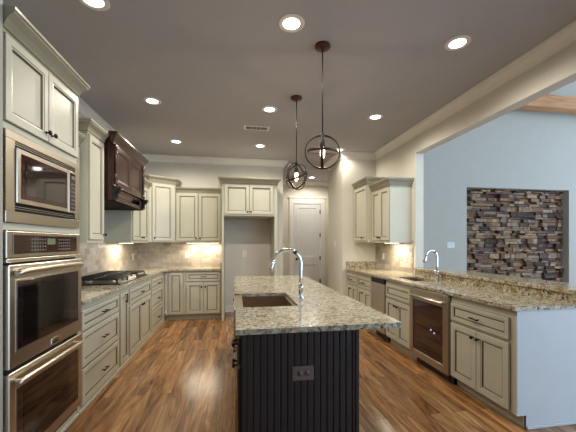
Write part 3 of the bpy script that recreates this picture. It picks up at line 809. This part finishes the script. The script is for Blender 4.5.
# apron-front sink
t = thing('apron_sink', 'stainless apron-front sink set into the left edge of the kitchen island top', 'sink', (0, (KY0+KY1)/2, 0))
hy = (KY1-KY0)/2-.001; zt = .903; zb = .68
m = MB()
m.box(-.012, .058, -hy, hy, zb-.02, zt, bev=.006, seg=2)
m.build('apron', SINKM, t)
m = MB(); xr = KX1-.001
m.box(.055, xr, -hy, -hy+.014, zb, .882).box(.055, xr, hy-.014, hy, zb, .882).box(xr-.014, xr, -hy+.014, hy-.014, zb, .882).box(.055, xr-.014, -hy+.014, hy-.014, zb-.012, zb)
m.build('basin', SINKM, t)
MB().lathe([(.045, zb), (.045, zb+.004), (.02, zb+.002), (0, zb+.002)], (.27, 0, 0), n=20).build('drain', CHROME, t)
gooseneck('pull_down_faucet', 'tall chrome gooseneck faucet beside the apron sink on the kitchen island', .548, 2.60, .415, .25, .118, 0.0, 1.0)

# ------------------------------------------------------------------ outlets and switches
def outlet(label, loc, rot, kind='duplex', mats=(PLATE, PLATE, SLOT), horizontal=False, gangs=1, name=None, group=None):
    t = thing(name or ('wall_outlet' if kind == 'duplex' else 'light_switch'), label, 'outlet' if kind == 'duplex' else 'switch', loc, rot, group)
    wv = .036+.023*(gangs-1); hv = .058
    if horizontal: wv, hv = .062, .042
    MB().box(-wv, wv, -.006, -.0005, -hv, hv, bev=.002).build('plate', mats[0], t)
    if kind == 'duplex':
        for q in (-1, 1):
            cx, cz = (q*.021, 0) if horizontal else (0, q*.021)
            r = MB().lathe([(.016, 0), (.016, .0025), (0, .0027)], (cx, -.006, cz), axis='-Y', n=16).build('receptacle', mats[1], t)
            m = MB()
            for s_ in (-.006, .006): m.box(cx+s_-.0015, cx+s_+.0015, -.0094, -.0084, cz-.002, cz+.007)
            m.lathe([(.0025, 0), (.0025, .001)], (cx, -.0084, cz-.008), axis='-Y', n=8)
            m.build('slots', mats[2], r)
    else:
        for g in range(gangs):
            cx = (g-(gangs-1)/2)*.046
            MB().box(cx-.016, cx+.016, -.009, -.006, -.033, .033, bev=.001).build('rocker', mats[1], t)
    return t
LIVPL = plain('pale_plate', lin(196, 198, 196), 0.4)
outlet('ivory outlet on the tile of the back wall above the base cabinet', (-.935, YB-.0105, 1.15), RB)
outlet('outlet on the bare wall inside the empty fridge opening', (.185, YB-.0005, 1.165), RB)
outlet('ivory outlet on the left wall tile near the corner', (XL+.0105, 6.12, 1.13), RL)
outlet('ivory outlet on the right tile near the pantry wall corner', (XR-.0105, 5.24, 1.15), RR)
outlet('ivory switch on the right tile nearest the wide opening', (XR-.0105, 4.50, 1.15), RR, kind='switch')
outlet('single switch on the side of the pantry wall by the hall', (1.9645, 6.0, 1.365), RR, kind='switch')
outlet('white triple switch plate on the living room wall left of the stone niche', (4.16, YV-.0005, 1.345), RB, kind='switch', gangs=3, mats=(LIVPL, LIVPL, SLOT))
DKP = plain('dark_nickel_plate', (0.26, 0.25, 0.28, 1), 0.35, metal=1.0)
DKR = plain('grey_receptacle', lin(84, 80, 82), 0.4)
outlet('nickel-plated outlet set sideways on the beadboard end of the kitchen island', (.381, IY0-.0015, .643), RB, mats=(DKP, DKR, SLOT), horizontal=True)

# ------------------------------------------------------------------ lamps
def lamp(kind, name, parent, loc, power, color, rot=(0, 0, 0), **kw):
    l = bpy.data.lights.new(name, kind); l.energy = power; l.color = color
    for k, v in kw.items(): setattr(l, k, v)
    o = bpy.data.objects.new(name, l); COL.objects.link(o); o.parent = parent; o.location = loc; o.rotation_euler = rot
    return o
def can(label, x, y, power=CAN_POWER):
    t = thing('recessed_light', label, 'ceiling light', (x, y, CZ), 0, 'recessed lights in the ceiling')
    MB().lathe([(.066, -.0005), (.066, -.006), (.098, -.006), (.102, -.003), (.102, -.0005)], n=32).build('trim_ring', TRIM, t)
    MB().lathe([(.066, -.001), (.066, -.004), (.03, -.0055), (0, -.006)], n=28).build('lens', LENS, t)
    lamp('SPOT', 'lamp', t, (0, 0, -.03), power, CAN_COLOR, spot_size=math.radians(166), spot_blend=0.5, shadow_soft_size=0.06)
names = {(0, 0): 'nearest left of the nine recessed ceiling lights, over the oven cabinet', (1, 0): 'recessed ceiling light over the near end of the island, left of the near pendant canopy',
         (2, 0): 'nearest right recessed ceiling light, beside the header over the opening', (0, 1): 'recessed ceiling light in the left row level with the range hood',
         (1, 1): 'recessed ceiling light over the island, left of the far pendant canopy', (2, 1): 'middle recessed ceiling light of the right row before the near wall cabinet',
         (0, 2): 'farthest recessed ceiling light of the left row near the back corner', (1, 2): 'recessed ceiling light in front of the fridge surround, beside the ceiling vent',
         (2, 2): 'recessed ceiling light right by the pantry wall, behind the near pendant globe'}
for i, x in enumerate((-.972, .423, 1.845)):
    for j, y in enumerate((2.355, 3.915, 5.41)):
        can(names[(i, j)], x, y, CAN_POWER*{(0, 0): .3, (2, 2): .55, (2, 1): .8, (2, 0): .8}.get((i, j), 1.0))
can('recessed ceiling light in the hall in front of the door', 1.93, 7.80, CAN_POWER*.9)

def strip(label, loc, rot, L_):
    t = thing('undercabinet_light', label, 'light', loc, rot)
    MB().box(-L_/2, L_/2, 0, .05, -.018, -.0005, bev=.003).build('housing', TRIM, t)
    MB().box(-L_/2+.01, L_/2-.01, .006, .044, -.0205, -.0175).build('lens', STRIP, t)
    lamp('AREA', 'lamp', t, (0, .025, -.024), UNDER_POWER, (1.0, .88, .68), shape='RECTANGLE', size=L_-.03, size_y=.03)
strip('strip light under the back wall cabinet, shining on the tile', (-.62, 6.20, 1.40), RB, .62)
strip('strip light under the wall cabinet right of the range hood', (-1.67, 5.28, 1.40), RL, .55)
strip('strip light under the lower right wall cabinet', (2.44, 4.65, 1.40), RR, .42)

def pendant(label, x, y, zc, R, rings):
    t = thing('globe_pendant', label, 'pendant light', (x, y, CZ), 0, 'globe pendants over the island')
    MB().lathe([(.066, -.0005), (.066, -.014), (.060, -.022), (.020, -.026), (.012, -.040), (0, -.041)], n=28).build('canopy', CANOPY, t)
    zt = zc-CZ
    MB().tube([(0, 0, -.03), (0, 0, zt+R+.005)], .0055, 8).build('stem', BRONZE, t)
    m = MB()
    for i, (ax, deg, ax2, deg2) in enumerate(rings):
        rot = Matrix.Rotation(math.radians(deg2), 3, ax2) @ Matrix.Rotation(math.radians(deg), 3, ax)
        MB().ringband((0, 0, zt), R-.010*i, .022, .010, rot, 56).build('hoop', BRONZE, t)
    MB().lathe([(.006, zt+R+.01), (.016, zt+R+.005), (.016, zt+R-.02), (.008, zt+R-.025), (.008, zt+.105), (.022, zt+.10), (.024, zt+.045), (.016, zt+.040)], n=18).build('socket', BRONZE, t)
    MB().lathe([(.010, zt+.045), (.018, zt+.03), (.020, zt+.0), (.018, zt-.035), (.010, zt-.052), (0, zt-.056)], n=16).build('bulb', BULB, t)
    lamp('POINT', 'lamp', t, (0, 0, zt-.075), PENDANT_POWER, (1.0, .72, .42), shadow_soft_size=.02)
pendant('near bronze globe pendant of hoops hanging over the front of the island', .733, 2.58, 2.163, .152, [('X', 83, 'Z', -9), ('X', 90, 'Z', 72), ('X', 5, 'Z', 20)])
pendant('far bronze globe pendant of hoops hanging over the back of the island', .697, 3.55, 2.158, .158, [('X', 84, 'Z', 40), ('X', 80, 'Z', -48), ('Y', -24, 'X', 14)])

# ceiling vent
t = thing('ceiling_vent', 'white slotted air vent in the ceiling between the middle recessed lights', 'vent', (.305, 4.58, CZ))
MB().box(-.185, .185, -.075, -.055, -.008, -.0005).box(-.185, .185, .055, .075, -.008, -.0005).box(-.185, -.155, -.055, .055, -.008, -.0005).box(.155, .185, -.055, .055, -.008, -.0005).build('frame', TRIM, t)
MB().box(-.155, .155, -.055, .055, -.003, -.0008).build('backing', DARKGAP, t)
for k in range(3):
    MB().box(-.058+k*.058-.002, -.058+k*.058+.002, -.055, .055, -.007, -.003).build('divider', TRIM, t)
for k in range(2):
    yy = -.020+k*.038
    MB().box(-.155, .155, yy, yy+.0025, -.006, -.003).build('slat', TRIM, t)
